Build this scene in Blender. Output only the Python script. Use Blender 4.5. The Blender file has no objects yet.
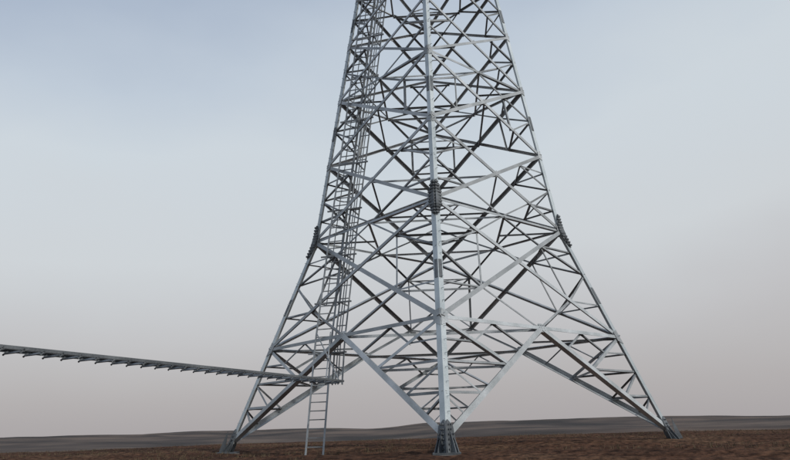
import bpy, math, random
from mathutils import Vector, Matrix, noise
random.seed(7)
S=30.0
scene=bpy.context.scene

# ---------------------------------------------------------------- materials
def new_mat(name):
    m=bpy.data.materials.new(name); m.use_nodes=True
    nt=m.node_tree; return m,nt,nt.nodes['Principled BSDF']
def steel(name,c1,c2,metal,rough):
    m,nt,b=new_mat(name)
    tc=nt.nodes.new('ShaderNodeTexCoord')
    n=nt.nodes.new('ShaderNodeTexNoise'); n.inputs['Scale'].default_value=1.3; n.inputs['Detail'].default_value=8
    n2=nt.nodes.new('ShaderNodeTexNoise'); n2.inputs['Scale'].default_value=22; n2.inputs['Detail'].default_value=3
    mx=nt.nodes.new('ShaderNodeMath'); mx.operation='MULTIPLY_ADD'; mx.inputs[1].default_value=0.4
    nt.links.new(tc.outputs['Object'],n.inputs['Vector']); nt.links.new(tc.outputs['Object'],n2.inputs['Vector'])
    nt.links.new(n2.outputs['Fac'],mx.inputs[0]); nt.links.new(n.outputs['Fac'],mx.inputs[2])
    cr=nt.nodes.new('ShaderNodeValToRGB')
    cr.color_ramp.elements[0].position=0.5; cr.color_ramp.elements[0].color=(*c1,1)
    cr.color_ramp.elements[1].position=0.95; cr.color_ramp.elements[1].color=(*c2,1)
    nt.links.new(mx.outputs[0],cr.inputs[0])
    # every bar gets its own slight shade of zinc
    gi=nt.nodes.new('ShaderNodeNewGeometry')
    mrr=nt.nodes.new('ShaderNodeMapRange'); mrr.inputs[3].default_value=.72; mrr.inputs[4].default_value=1.28
    nt.links.new(gi.outputs['Random Per Island'],mrr.inputs[0])
    vm=nt.nodes.new('ShaderNodeVectorMath'); vm.operation='SCALE'
    nt.links.new(cr.outputs[0],vm.inputs[0]); nt.links.new(mrr.outputs[0],vm.inputs['Scale'])
    nt.links.new(vm.outputs[0],b.inputs['Base Color'])
    mr=nt.nodes.new('ShaderNodeMapRange'); mr.inputs[3].default_value=rough-0.1; mr.inputs[4].default_value=rough+0.15
    nt.links.new(n2.outputs['Fac'],mr.inputs[0]); nt.links.new(mr.outputs[0],b.inputs['Roughness'])
    b.inputs['Metallic'].default_value=metal
    return m
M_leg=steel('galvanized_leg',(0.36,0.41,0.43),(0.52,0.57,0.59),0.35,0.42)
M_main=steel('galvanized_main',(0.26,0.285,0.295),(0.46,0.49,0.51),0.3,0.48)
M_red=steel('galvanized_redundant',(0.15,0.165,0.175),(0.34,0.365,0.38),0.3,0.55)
M_dark=steel('weathered_plate',(0.07,0.08,0.09),(0.18,0.20,0.215),0.4,0.55)

# ---------------------------------------------------------------- mesh helpers
class MB:
    def __init__(s): s.v=[]; s.f=[]
    def add(s,vs,fs):
        o=len(s.v); s.v+= [tuple(x) for x in vs]; s.f+=[tuple(i+o for i in f) for f in fs]
    def prism(s,poly,p,q,ex,ey):
        n=len(poly)
        vs=[p+ex*a+ey*b for a,b in poly]+[q+ex*a+ey*b for a,b in poly]
        fs=[(i,(i+1)%n,n+(i+1)%n,n+i) for i in range(n)]
        fs+=[tuple(reversed(range(n))),tuple(range(n,2*n))]
        s.add(vs,fs)
    def ang(s,p,q,w,t,n,flip=False,off=0.0,center=True):
        d=(q-p).normalized(); n=(n-d*n.dot(d)).normalized(); e=d.cross(n)
        if flip: e=-e
        base=n*off
        c=-w/2 if center else 0
        poly=[(c,0),(c+w,0),(c+w,-t),(c+t,-t),(c+t,-w),(c,-w)]
        s.prism(poly,p+base,q+base,e,n)
    def box(s,p,q,w,h,up):
        d=(q-p).normalized(); up=(up-d*up.dot(d)).normalized(); e=d.cross(up)
        s.prism([(-w/2,-h/2),(w/2,-h/2),(w/2,h/2),(-w/2,h/2)],p,q,e,up)
    def plate(s,pts,n,t):
        k=len(pts)
        vs=[p+n*t/2 for p in pts]+[p-n*t/2 for p in pts]
        s.add(vs,[tuple(range(k)),tuple(reversed(range(k,2*k)))]+[(i,k+i,k+(i+1)%k,(i+1)%k) for i in range(k)])
    def obj(s,name,mat,parent=None):
        me=bpy.data.meshes.new(name); me.from_pydata(s.v,[],s.f); me.update()
        o=bpy.data.objects.new(name,me); scene.collection.objects.link(o)
        me.materials.append(mat)
        if parent: o.parent=parent
        return o
def empty(name):
    e=bpy.data.objects.new(name,None); scene.collection.objects.link(e); return e

# ---------------------------------------------------------------- tower geometry
WH=.298
def R(H):  # all in units of S
    if H<=WH: return .307+( .183-.307)*H/WH
    return max(.045,.183-.165*(H-WH))
a0=math.atan2(-1,-.0665)
def legp(k,H):
    a=a0+k*math.pi/2
    r=R(H)*S
    return Vector((math.cos(a)*r,math.sin(a)*r,H*S))
levels=[.1406,WH,.417,.526,.622,.712,.797,.877,.95,1.015,1.075,1.13,1.2,1.27,1.34,1.41,1.48,1.55]
tower=empty('lattice_transmission_tower')
L=MB(); Mn=MB(); Rd=MB(); P=MB(); C=MB()
def hor(v): return Vector((v.x,v.y,0)).normalized()
for k in range(4):
    brk=[0.012,WH,1.13,1.55]
    for i in range(3):
        p=legp(k,brk[i]); q=legp(k,brk[i+1])
        e1=hor(legp(k+1,0)-legp(k,0)); e2=hor(legp(k-1,0)-legp(k,0))
        w=[.225,.20,.12][i]; t=.03
        poly=[(0,0),(w,0),(w,t),(t,t),(t,w),(0,w)]
        L.prism(poly,p,q,e1,e2)
def facen(k,H):
    a=a0+(k+.5)*math.pi/2
    a_,b_=legp(k,H),legp(k+1,H); c_=legp(k,H+.02)
    n=(b_-a_).cross(c_-a_).normalized()
    out=Vector((math.cos(a),math.sin(a),0))
    return n if n.dot(out)>0 else -n
def lp(a,b,t): return a+(b-a)*t
def J(): return random.uniform(-.012,.012)
def red(p,q,n,w=.07,lvl=0):
    Rd.ang(p,q,1.12*w*random.uniform(.85,1.15),.010,n,random.random()<.5,-.05-.02*lvl+J())
def gus(c,u,v,n,a,b):
    pts=[(-a,-b*.5),(-a*.5,-b),(a*.5,-b),(a,-b*.5),(a,b*.5),(a*.5,b),(-a*.5,b),(-a,b*.5)]
    P.plate([c+u*x+v*y-n*.012 for x,y in pts],n,.014)
    for x in (-.6,0,.6):
        for y in (-.6,0,.6):
            cc=c+u*x*a+v*y*b
            P.box(cc-n*.01,cc+n*.03,.03,.03,v)

H1=levels[0]
Z=Vector((0,0,1))
for k in range(4):
    n=facen(k,.05)
    A0,B0=legp(k,.018),legp(k+1,.018); A1,B1=legp(k,H1),legp(k+1,H1)
    M=(A1+B1)/2
    for (f,top) in ((A0,A1),(B0,B1)):
        u=hor(M-f)
        Mn.ang(f+u*.12,M,.19,.018,n,f is A0,.02)
        ts=[.34,.61]
        dps=[lp(f,M,t) for t in ts]; lps=[lp(f,top,t) for t in ts]
        for i,t in enumerate(ts):
            red(dps[i],lps[i],n,.08)
        red(lps[1],dps[0],n,.07,1)
        Mn.ang(top,dps[1],.125,.012,n,True,-.03)
        red(lp(f,top,.81),lp(top,dps[1],.5),n,.06,1)
        red(lps[0],lp(f,M,.17),n,.06,1)
        red(lp(top,M,.5),lp(top,dps[1],.5),n,.06,2)
        red(lp(top,M,.5),lp(f,M,.8),n,.06,2)
    Mn.ang(A1,B1,.14,.015,n,False,.0)
    gus(M,hor(B1-A1),n.cross(hor(B1-A1)),n,.22,.17)
    Mb=(legp(k,H1)+legp(k-1,H1))/2
    for t in (.61,):
        red(lp(A0,M,t),lp(A0,Mb,t),Z,.07)
    Mn.ang(M,Mb,.11,.012,Z,False,-.02)
    red(A1,(M+Mb)/2,Z,.07)
    for i in range(len(levels)-1):
        h0,h1=levels[i],levels[i+1]
        n=facen(k,h0)
        A0_,B0_,A1_,B1_=legp(k,h0),legp(k+1,h0),legp(k,h1),legp(k+1,h1)
        w=(.16 if i==0 else .145 if i<3 else .115 if i<6 else .08)
        Mn.ang(A0_,B1_,w,.014,n,False,.02)
        Mn.ang(B0_,A1_,w,.014,n,True,-.01)
        w0=(B0_-A0_).length; w1=(B1_-A1_).length; s=w0/(w0+w1)
        X=lp(A0_,B1_,s)
        P.plate([X+(hor(B0_-A0_)*x+Z*y)*.13 for x,y in ((-1,0),(0,-1),(1,0),(0,1))],n,.03)
        full=i<8
        hx=h0+(h1-h0)*s
        Ax,Bx=legp(k,hx),legp(k+1,hx)
        if full:
            for (lo,hi,lx) in ((A0_,A1_,Ax),(B0_,B1_,Bx)):
                d1=lp(lo,X,.5); d2=lp(hi,X,.5)
                red(lx,d1,n,.07); red(lx,d2,n,.07)
                if i<2:
                    red(lp(lo,lx,.5),d1,n,.06,1); red(lp(hi,lx,.5),d2,n,.06,1)
                if i in(0,2): red(d1,d2,n,.065,2)
            mid0=(A0_+B0_)/2; mid1=(A1_+B1_)/2
            if i in (0,2,4,6):
                for q in (A1_,B1_):
                    Mn.ang(q,mid1,.10,.012,n,False,-.03)
                    red(mid1,lp(q,X,.5),n,.065,1)
            if i==0:
                for q in (A0_,B0_):
                    red(mid0,lp(q,X,.5),n,.07,1)
            if i==1 or i==3:
                for q in (A0_,B0_):
                    red(mid0,lp(q,X,.5),n,.065,1)
            a,b,c=legp(k,h0),legp(k,h1),legp(k-1,h0); d=legp(k-1,h1)
            Xb=lp(a,d,s)
            red(lp(a,X,.5),lp(a,Xb,.5),Z,.065)
            if i<4: red(lp(b,X,.5),lp(b,Xb,.5),Z,.065)
            if i in (1,2): red(X,Xb,Z,.07,1)
        elif i%2==0:
            Mn.ang(A1_,B1_,.08,.01,n,False,-.03)
        if i in (0,2,4,6):
            m1=(A1_+B1_)/2; m0=(A1_+legp(k-1,h1))/2
            Mn.ang(m1,m0,.08,.01,Z,False,-.02)
            red(A1_,(m1+m0)/2,Z,.06)
    for i,h in enumerate(levels[:9]):
        c=legp(k,h); up=(legp(k,h+.01)-c).normalized()
        for kk,sg in ((k,1),((k-1)%4,-1)):
            n=facen(kk,h+.005); u=hor(legp(k+sg,h)-c)
            s_=.27 if i<2 else .2
            pts=[c+up*-.36*s_/.3+u*.02, c-up*.22*s_/.3+u*s_*1.2, c+up*.22*s_/.3+u*s_*1.2, c+up*.36*s_/.3+u*.02]
            P.plate([x+n*.016 for x in pts],n,.012)
    # splice cluster at the waist
    c=legp(k,WH)
    e1=hor(legp(k+1,0)-legp(k,0)); e2=hor(legp(k-1,0)-legp(k,0)); out=hor(c)
    for e,o in ((e1,e2),(e2,e1)):
        oo=-o
        def q(H): 
            return legp(k,WH+H/S)+oo*.03
        pts=[q(-.78)+e*.02,q(-.66)+e*.14,q(-.30)+e*.27,q(.30)+e*.27,q(.66)+e*.12,q(.78)+e*.02]
        C.plate(pts,oo,.03)
        for j in range(11):
            z=-.66+j*1.32/10
            wd=.27 if abs(z)<.35 else .19 if abs(z)<.55 else .11
            C.box(q(z)+oo*.05-e*.05,q(z)+oo*.05+e*wd,.05,.06,Z)
            for b in range(3):
                bb=q(z+.06)+e*(.05+b*.09)
                if .05+b*.09<wd: C.box(bb,bb+oo*.06,.03,.03,Z)
    for hh in (.20,.47,.66):
        for e,o in ((e1,e2),(e2,e1)):
            oo=-o
            def q2(H): return legp(k,hh+H/S)+oo*.012
            C.plate([q2(-.35)+e*.03,q2(-.35)+e*.17,q2(.35)+e*.17,q2(.35)+e*.03],oo,.016)
    hh=.04
    while hh<1.0:
        bb=legp(k,hh)+e1*.12
        L.box(bb,bb-e2*.11,.016,.016,Z); hh+=.45/S
    # foot
    f=legp(k,0)
    for e,o in ((e1,e2),(e2,e1)):
        oo=-o
        up=(legp(k,.03)-legp(k,0)).normalized()
        g=[f-e*.10+up*.05, f+e*.36+up*.05, f+e*.36+up*.30, f+e*.26+up*.85, f+e*.05+up*1.05, f+e*.0+up*1.0]
        C.plate([x+oo*.028 for x in g],oo,.03)
        for j in range(6):
            z=.15+j*.15
            for b in range(3):
                if .06+b*.09>.3-.1*(z>.6): continue
                bb=f+up*z+e*(.06+b*.09)+oo*.03
                C.box(bb,bb+oo*.06,.035,.035,up)
        g=[f+e*.12+oo*.04+up*.04,f+e*.12+oo*.26+up*.04,f+e*.12+oo*.24+up*.14,f+e*.12+oo*.04+up*.75]
        C.plate(g,e,.025)
        g=[f+e*.28+oo*.04+up*.04,f+e*.28+oo*.22+up*.04,f+e*.28+oo*.20+up*.12,f+e*.28+oo*.04+up*.55]
        C.plate(g,e,.025)
    g=[f+out*.02+Z*.04,f+out*.28+Z*.04,f+out*.26+Z*.14,f-out*.08+Z*.9]
    C.plate(g,out.cross(Z),.03)
    C.box(f-Z*.01-out*.08,f+Z*.05-out*.08,.8,.8,out)
# crossarms (above the picture)
for h in (1.2,1.34,1.48):
    for sg in (1,-1):
        k=1 if sg==1 else 3
        base=[legp(k,h),legp(k-1,h),legp(k+1,h)]
        side=hor(legp(1,h)-legp(3,h))*sg
        tip=side*7.5+Vector((0,0,h*S+.3))
        topn=[legp(k,h+.07)]
        for b in base+topn: Mn.ang(b,tip,.09,.012,Z,False,0)
        for t in (.2,.4,.6,.8):
            red(lp(base[0],tip,t),lp(topn[0],tip,t),side.cross(Z))
            red(lp(base[1],tip,t),lp(base[2],tip,t),Z)
for k in range(4): Mn.ang(legp(k,1.55),Vector((0,0,1.72*S)),.09,.012,hor(legp(k,1)),False,0)
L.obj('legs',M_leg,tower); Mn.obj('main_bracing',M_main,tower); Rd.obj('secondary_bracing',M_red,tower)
P.obj('gusset_plates',M_main,tower); C.obj('splice_and_foot_plates',M_dark,tower)

# concrete footings
m_con,nt,b=new_mat('concrete')
nz=nt.nodes.new('ShaderNodeTexNoise'); nz.inputs['Scale'].default_value=9; nz.inputs['Detail'].default_value=8
cr=nt.nodes.new('ShaderNodeValToRGB'); cr.color_ramp.elements[0].color=(.13,.11,.095,1); cr.color_ramp.elements[1].color=(.3,.27,.24,1)
nt.links.new(nz.outputs['Fac'],cr.inputs[0]); nt.links.new(cr.outputs[0],b.inputs['Base Color']); b.inputs['Roughness'].default_value=.9
F=MB()
for k in range(4):
    f=legp(k,0); o=hor(f)
    F.box(f-o*.08+Vector((0,0,-.7)),f-o*.08+Vector((0,0,-.012)),1.1,1.1,o)
F.obj('concrete_footings',m_con,tower)

# ---------------------------------------------------------------- caged ladder + cable tray
lad=empty('caged_ladder')
right=Vector((1,-.0665,0)).normalized(); view=Vector((.0665,1,0)).normalized()
def W(X,z,H): return right*(X*S)+view*((z-1)*S)+Vector((0,0,H*S))
path=[W(-.157,.858,-.008),W(-.155,.915,.1406),W(-.143,.960,WH),W(-.117,.972,.50),W(-.090,.982,.712),W(-.055,.99,1.0),W(-.03,1.0,1.5)]
def along(path,step,start=0):
    out=[];
    carry=start
    for a,b in zip(path,path[1:]):
        l=(b-a).length; d=(b-a)/l
        while carry<l: out.append((a+d*carry,d)); carry+=step
        carry-=l
    return out
LM=MB()
sd=hor(legp(0,0)-legp(3,0))
sd=hor(sd*.3+right*.7)
fw=Vector((0,0,1)).cross(sd)
if fw.dot(view)>0: fw=-fw
hw=.34
for sgn in (-1,1):
    for a,b in zip(path,path[1:]): LM.box(a+sd*hw*sgn,b+sd*hw*sgn,.06,.045,fw)
for p,d in along(path,.34,.15):
    LM.box(p-sd*hw,p+sd*hw,.038,.038,fw)
hoops=along(path,1.25,6.4)
for p,d in hoops:
    pts=[p+sd*(.38*math.cos(t))-fw*(.65*math.sin(t)) for t in [math.pi*i/8 for i in range(9)]]
    for a,b in zip(pts,pts[1:]): LM.box(a,b,.012,.055,d)
for i in (2,4,6):
    t=math.pi*i/8
    pts=[p+sd*(.38*math.cos(t))-fw*(.65*math.sin(t)) for p,d in hoops]
    for a,b in zip(pts,pts[1:]): LM.box(a,b,.04,.012,fw)
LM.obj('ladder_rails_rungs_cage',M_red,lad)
TR=MB()
off=sd*.66+fw*-.1
tp=[p+off for p in path]
tp[0]=lp(path[0],path[1],.60)+off
for sgn in (-1,1):
    for a,b in zip(tp,tp[1:]): TR.box(a+sd*.2*sgn,b+sd*.2*sgn,.04,.07,fw)
for p,d in along(tp,.6,.1): TR.box(p-sd*.2,p+sd*.2,.04,.03,fw)
for j in range(2):
    o=sd*(-.06+.1*j)+fw*.03
    for a,b in zip(tp,tp[1:]): TR.box(a+o,b+o,.035,.035,fw)
for p,d in along(path,2.2,4.2):
    TR.box(p-sd*.6,p+sd*1.0,.06,.06,fw)
    TR.box(p+sd*.5,p+sd*.5-fw*.9,.05,.05,sd)
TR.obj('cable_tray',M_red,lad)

# ---------------------------------------------------------------- cable bridge going off to the left
br=empty('cable_ladder_bridge')
B=MB(); BT=MB()
hB=.0608+.0216
def cam2w(X,z,H): return Vector((-.0665*S+X*S,-S+z*S,H*S))
b0=cam2w(-.070,.85,hB-.001); b1=cam2w(-.072-.115*2.15,.845-.21*2.15,hB+.003)
d=(b1-b0).normalized(); e=d.cross(Z)
for sg in (-1,1):
    B.ang(b0+e*.30*sg,b1+e*.30*sg,.07,.012,e*sg,False,0)
nst=int((b1-b0).length/.46)
for i in range(nst):
    p=b0+d*(.25+i*.46)-Z*.05
    dd=(d*.93-Z*.33).normalized()
    B.box(p-dd*.12,p+dd*.11,.58,.02,Z)
    for sg in (-1,1): B.box(p+e*.285*sg+Z*.05,p+e*.285*sg+dd*.1-Z*.02,.03,.03,d)
for j in range(2):
    o=e*(-.06+.12*j)+Z*.05; BT.box(b0+o,b1+o,.04,.04,Z)
pp=b0+d*(b1-b0).length*.95
for sg in (-1,1):
    B.box(Vector((pp.x,pp.y,-1.5))+e*.24*sg,pp+e*.24*sg-Z*.06,.07,.07,d)
B.box(pp-e*.35-Z*.09,pp+e*.35-Z*.09,.07,.07,d)
B.obj('bridge_frame',M_dark,br)
tpt=b0+d*.3
for sg in (-1,1):
    BT.box(tpt+e*.28*sg,path[1]+sd*(.3*sg)+Z*.3,.035,.035,d)
BT.obj('bridge_cables_and_hangers',M_red,br)

# ---------------------------------------------------------------- ground
def sstep(a,b,x):
    t=max(0,min(1,(x-a)/(b-a))); return t*t*(3-2*t)
def gh(x,y):
    r=math.hypot(x,y)
    z=0
    z-= .95*sstep(10,29,-y)*(1-sstep(60,120,r))
    z+= .16*noise.noise(Vector((x*.09,y*.09,0)))+.08*noise.noise(Vector((x*.6,y*.6,3)))
    fr=(x*.35+y*.94)
    z+= .05*math.sin(fr*2*math.pi/1.3+1.5*noise.noise(Vector((x*.1,y*.1,8))))*(1-sstep(20,60,r))
    back=sstep(32,160,r)
    z-= back*7*(1-.45*sstep(-40,90,x))
    nf=noise.noise(Vector((x*.0021,y*.0021,5.2))); nf2=noise.noise(Vector((x*.007,y*.007,9)))
    z+= sstep(160,420,r)*(2.0+2.5*nf2)
    z+= sstep(320,900,r)*(8.6+ 11*nf + 2.2*nf2 + (x/r if r>1 else 0)*2)
    z+= sstep(900,2600,r)*(5+20*noise.noise(Vector((x*.0008,y*.0008,2))))
    return z
gv=[];gf=[]
NA=540; rs=[0.0]; r=.8
while r<4500: rs.append(r); r= r+.35 if r<45 else r*1.03
rings=len(rs)
gv.append((0,0,gh(0,0)))
for r in rs[1:]:
    for j in range(NA):
        a=2*math.pi*j/NA; x,y=r*math.cos(a),r*math.sin(a); gv.append((x,y,gh(x,y)))
for j in range(NA): gf.append((0,1+j,1+(j+1)%NA))
for i in range(rings-2):
    o=1+i*NA
    for j in range(NA): gf.append((o+j,o+NA+j,o+NA+(j+1)%NA,o+(j+1)%NA))
me=bpy.data.meshes.new('ground'); me.from_pydata(gv,[],gf); me.update()
for p in me.polygons: p.use_smooth=True
g=bpy.data.objects.new('ground',me); scene.collection.objects.link(g)
m,nt,b=new_mat('soil_and_fields'); b.inputs['Roughness'].default_value=1; b.inputs['Specular IOR Level'].default_value=.05
geo=nt.nodes.new('ShaderNodeNewGeometry')
ln=nt.nodes.new('ShaderNodeVectorMath'); ln.operation='LENGTH'; nt.links.new(geo.outputs['Position'],ln.inputs[0])
def ns(sc,det=8): 
    n=nt.nodes.new('ShaderNodeTexNoise'); n.inputs['Scale'].default_value=sc; n.inputs['Detail'].default_value=det
    nt.links.new(geo.outputs['Position'],n.inputs['Vector']); return n
def ramp(src,els):
    c=nt.nodes.new('ShaderNodeValToRGB'); r=c.color_ramp
    r.elements[0].position=els[0][0]; r.elements[0].color=(*els[0][1],1)
    r.elements[1].position=els[-1][0]; r.elements[1].color=(*els[-1][1],1)
    for p,cc in els[1:-1]:
        x=r.elements.new(p); x.color=(*cc,1)
    nt.links.new(src,c.inputs[0]); return c
near=ramp(ns(.16).outputs['Fac'],[(.3,(.045,.026,.019)),(.5,(.088,.048,.033)),(.7,(.125,.078,.052))])
fine=ramp(ns(5).outputs['Fac'],[(.35,(.35,.35,.35)),(.65,(1.25,1.2,1.1))])
mul=nt.nodes.new('ShaderNodeMix'); mul.data_type='RGBA'; mul.blend_type='MULTIPLY'; mul.inputs[0].default_value=1
nt.links.new(near.outputs[0],mul.inputs[6]); nt.links.new(fine.outputs[0],mul.inputs[7])
far=ramp(ns(.011,6).outputs['Fac'],[(.38,(.050,.047,.046)),(.5,(.085,.072,.066)),(.62,(.135,.108,.092))])  # distant fields and hills, greyed in the base colour to stand in for haze
mr=nt.nodes.new('ShaderNodeMapRange'); mr.inputs[1].default_value=60; mr.inputs[2].default_value=400; nt.links.new(ln.outputs['Value'],mr.inputs[0])
mx=nt.nodes.new('ShaderNodeMix'); mx.data_type='RGBA'; nt.links.new(mr.outputs[0],mx.inputs[0])
nt.links.new(mul.outputs[2],mx.inputs[6]); nt.links.new(far.outputs[0],mx.inputs[7]); nt.links.new(mx.outputs[2],b.inputs['Base Color'])
bp=nt.nodes.new('ShaderNodeBump'); bp.inputs['Strength'].default_value=.9; bp.inputs['Distance'].default_value=.15
nt.links.new(ns(4).outputs['Fac'],bp.inputs['Height']); nt.links.new(bp.outputs[0],b.inputs['Normal'])
me.materials.append(m)

T=MB()
for i in range(30000):
    yy=random.uniform(-24,42); sp=22+ (yy+30)*.5
    xx=random.uniform(-sp,sp)
    if noise.noise(Vector((xx*.15,yy*.15,1)))<.02: continue
    z=gh(xx,yy)-.01
    hgt=random.uniform(.04,.17)
    for q in range(3):
        a=random.uniform(0,6.28); wv=Vector((math.cos(a),math.sin(a),0))
        p=Vector((xx,yy,z))+wv*random.uniform(0,.06)
        tip=p+Vector((random.uniform(-.06,.06),random.uniform(-.06,.06),hgt))
        T.add([p-wv*.012,p+wv*.012,tip],[(0,1,2)])
mg,nt,b=new_mat('dry_grass'); b.inputs['Roughness'].default_value=.9
gg=nt.nodes.new('ShaderNodeNewGeometry'); nn=nt.nodes.new('ShaderNodeTexNoise'); nn.inputs['Scale'].default_value=.4
nt.links.new(gg.outputs['Position'],nn.inputs['Vector'])
c=nt.nodes.new('ShaderNodeValToRGB'); c.color_ramp.elements[0].position=.35; c.color_ramp.elements[0].color=(.07,.045,.028,1)
c.color_ramp.elements[1].position=.65; c.color_ramp.elements[1].color=(.13,.10,.055,1)
nt.links.new(nn.outputs['Fac'],c.inputs[0]); nt.links.new(c.outputs[0],b.inputs['Base Color'])
T.obj('dry_grass',mg)

# ---------------------------------------------------------------- world
sun_el=math.radians(38); sun_az=math.radians(132)
w=bpy.data.worlds.new('World'); scene.world=w; w.use_nodes=True
nt=w.node_tree; nt.nodes.clear()
out=nt.nodes.new('ShaderNodeOutputWorld')
sky=nt.nodes.new('ShaderNodeTexSky'); sky.sky_type='NISHITA'; sky.sun_disc=False
sky.sun_elevation=sun_el; sky.sun_rotation=sun_az; sky.dust_density=4; sky.air_density=1.2
bg1=nt.nodes.new('ShaderNodeBackground'); bg1.inputs[1].default_value=.10
nt.links.new(sky.outputs[0],bg1.inputs[0])
tc=nt.nodes.new('ShaderNodeTexCoord'); sx=nt.nodes.new('ShaderNodeSeparateXYZ'); nt.links.new(tc.outputs['Generated'],sx.inputs[0])
def lin(c): return tuple(((x/255)/12.92 if x/255<=.04045 else ((x/255+.055)/1.055)**2.4) for x in c)
r=nt.nodes.new('ShaderNodeValToRGB'); cr=r.color_ramp
els=[(0.0,(177,172,173)),(.05,(184,180,181)),(.14,(199,198,200)),(.25,(212,216,219)),(.38,(212,220,226)),(.48,(198,209,221)),(.58,(178,191,209)),(1.0,(135,155,188))]
cr.elements[0].position=0; cr.elements[0].color=(*lin(els[0][1]),1); cr.elements[1].position=1; cr.elements[1].color=(*lin(els[-1][1]),1)
for p,cc in els[1:-1]:
    e_=cr.elements.new(p); e_.color=(*lin(cc),1)
mp=nt.nodes.new('ShaderNodeMapping'); mp.inputs['Scale'].default_value=(1.2,1.2,2.2); mp.inputs['Location'].default_value=(3.1,.4,0); nt.links.new(tc.outputs['Generated'],mp.inputs[0])
n1=nt.nodes.new('ShaderNodeTexNoise'); n1.inputs['Scale'].default_value=2.2; n1.inputs['Detail'].default_value=7; n1.inputs['Roughness'].default_value=.45
nt.links.new(mp.outputs[0],n1.inputs['Vector'])
ma=nt.nodes.new('ShaderNodeMath'); ma.operation='MULTIPLY_ADD'; ma.inputs[1].default_value=.24; nt.links.new(n1.outputs['Fac'],ma.inputs[0])
mb=nt.nodes.new('ShaderNodeMath'); mb.operation='MULTIPLY_ADD'; mb.inputs[1].default_value=-.10
nt.links.new(sx.outputs['X'],mb.inputs[0]); nt.links.new(sx.outputs['Z'],mb.inputs[2])
nt.links.new(mb.outputs[0],ma.inputs[2])
mc=nt.nodes.new('ShaderNodeMath'); mc.operation='SUBTRACT'; mc.inputs[1].default_value=.12; nt.links.new(ma.outputs[0],mc.inputs[0])
f=nt.nodes.new('ShaderNodeMapRange'); f.inputs[1].default_value=0; f.inputs[2].default_value=.35; nt.links.new(sx.outputs['Z'],f.inputs[0])
mm=nt.nodes.new('ShaderNodeMix'); mm.data_type='FLOAT'; nt.links.new(f.outputs[0],mm.inputs[0]); nt.links.new(sx.outputs['Z'],mm.inputs[2]); nt.links.new(mc.outputs[0],mm.inputs[3])
nt.links.new(mm.outputs[0],r.inputs[0])
bg2=nt.nodes.new('ShaderNodeBackground'); bg2.inputs[1].default_value=1.0; nt.links.new(r.outputs[0],bg2.inputs[0])
ms=nt.nodes.new('ShaderNodeMixShader'); ms.inputs[0].default_value=.9
nt.links.new(bg1.outputs[0],ms.inputs[1]); nt.links.new(bg2.outputs[0],ms.inputs[2]); nt.links.new(ms.outputs[0],out.inputs[0])

sl=bpy.data.lights.new('sun','SUN'); sl.energy=2.2; sl.angle=math.radians(2); sl.color=(1,.95,.88)
so=bpy.data.objects.new('sun',sl); scene.collection.objects.link(so)
sd_=Vector((math.sin(sun_az)*math.cos(sun_el),math.cos(sun_az)*math.cos(sun_el),math.sin(sun_el)))
so.rotation_euler=sd_.to_track_quat('Z','Y').to_euler(); so.location=sd_*60

# ---------------------------------------------------------------- camera
cd=bpy.data.cameras.new('camera'); co=bpy.data.objects.new('camera',cd); scene.collection.objects.link(co)
cd.sensor_width=36; cd.lens=700/790*36; cd.clip_end=10000; cd.clip_start=.05
rot=Matrix.Rotation(math.radians(-.28),4,'Z')@Matrix.Rotation(math.radians(90+16.1),4,'X')@Matrix.Rotation(math.radians(-1.7),4,'Z')
co.matrix_world=Matrix.Translation((-.0665*S,-S,.0216*S))@rot
scene.camera=co
scene.view_settings.view_transform='Standard'; scene.view_settings.look='None'; scene.view_settings.exposure=0
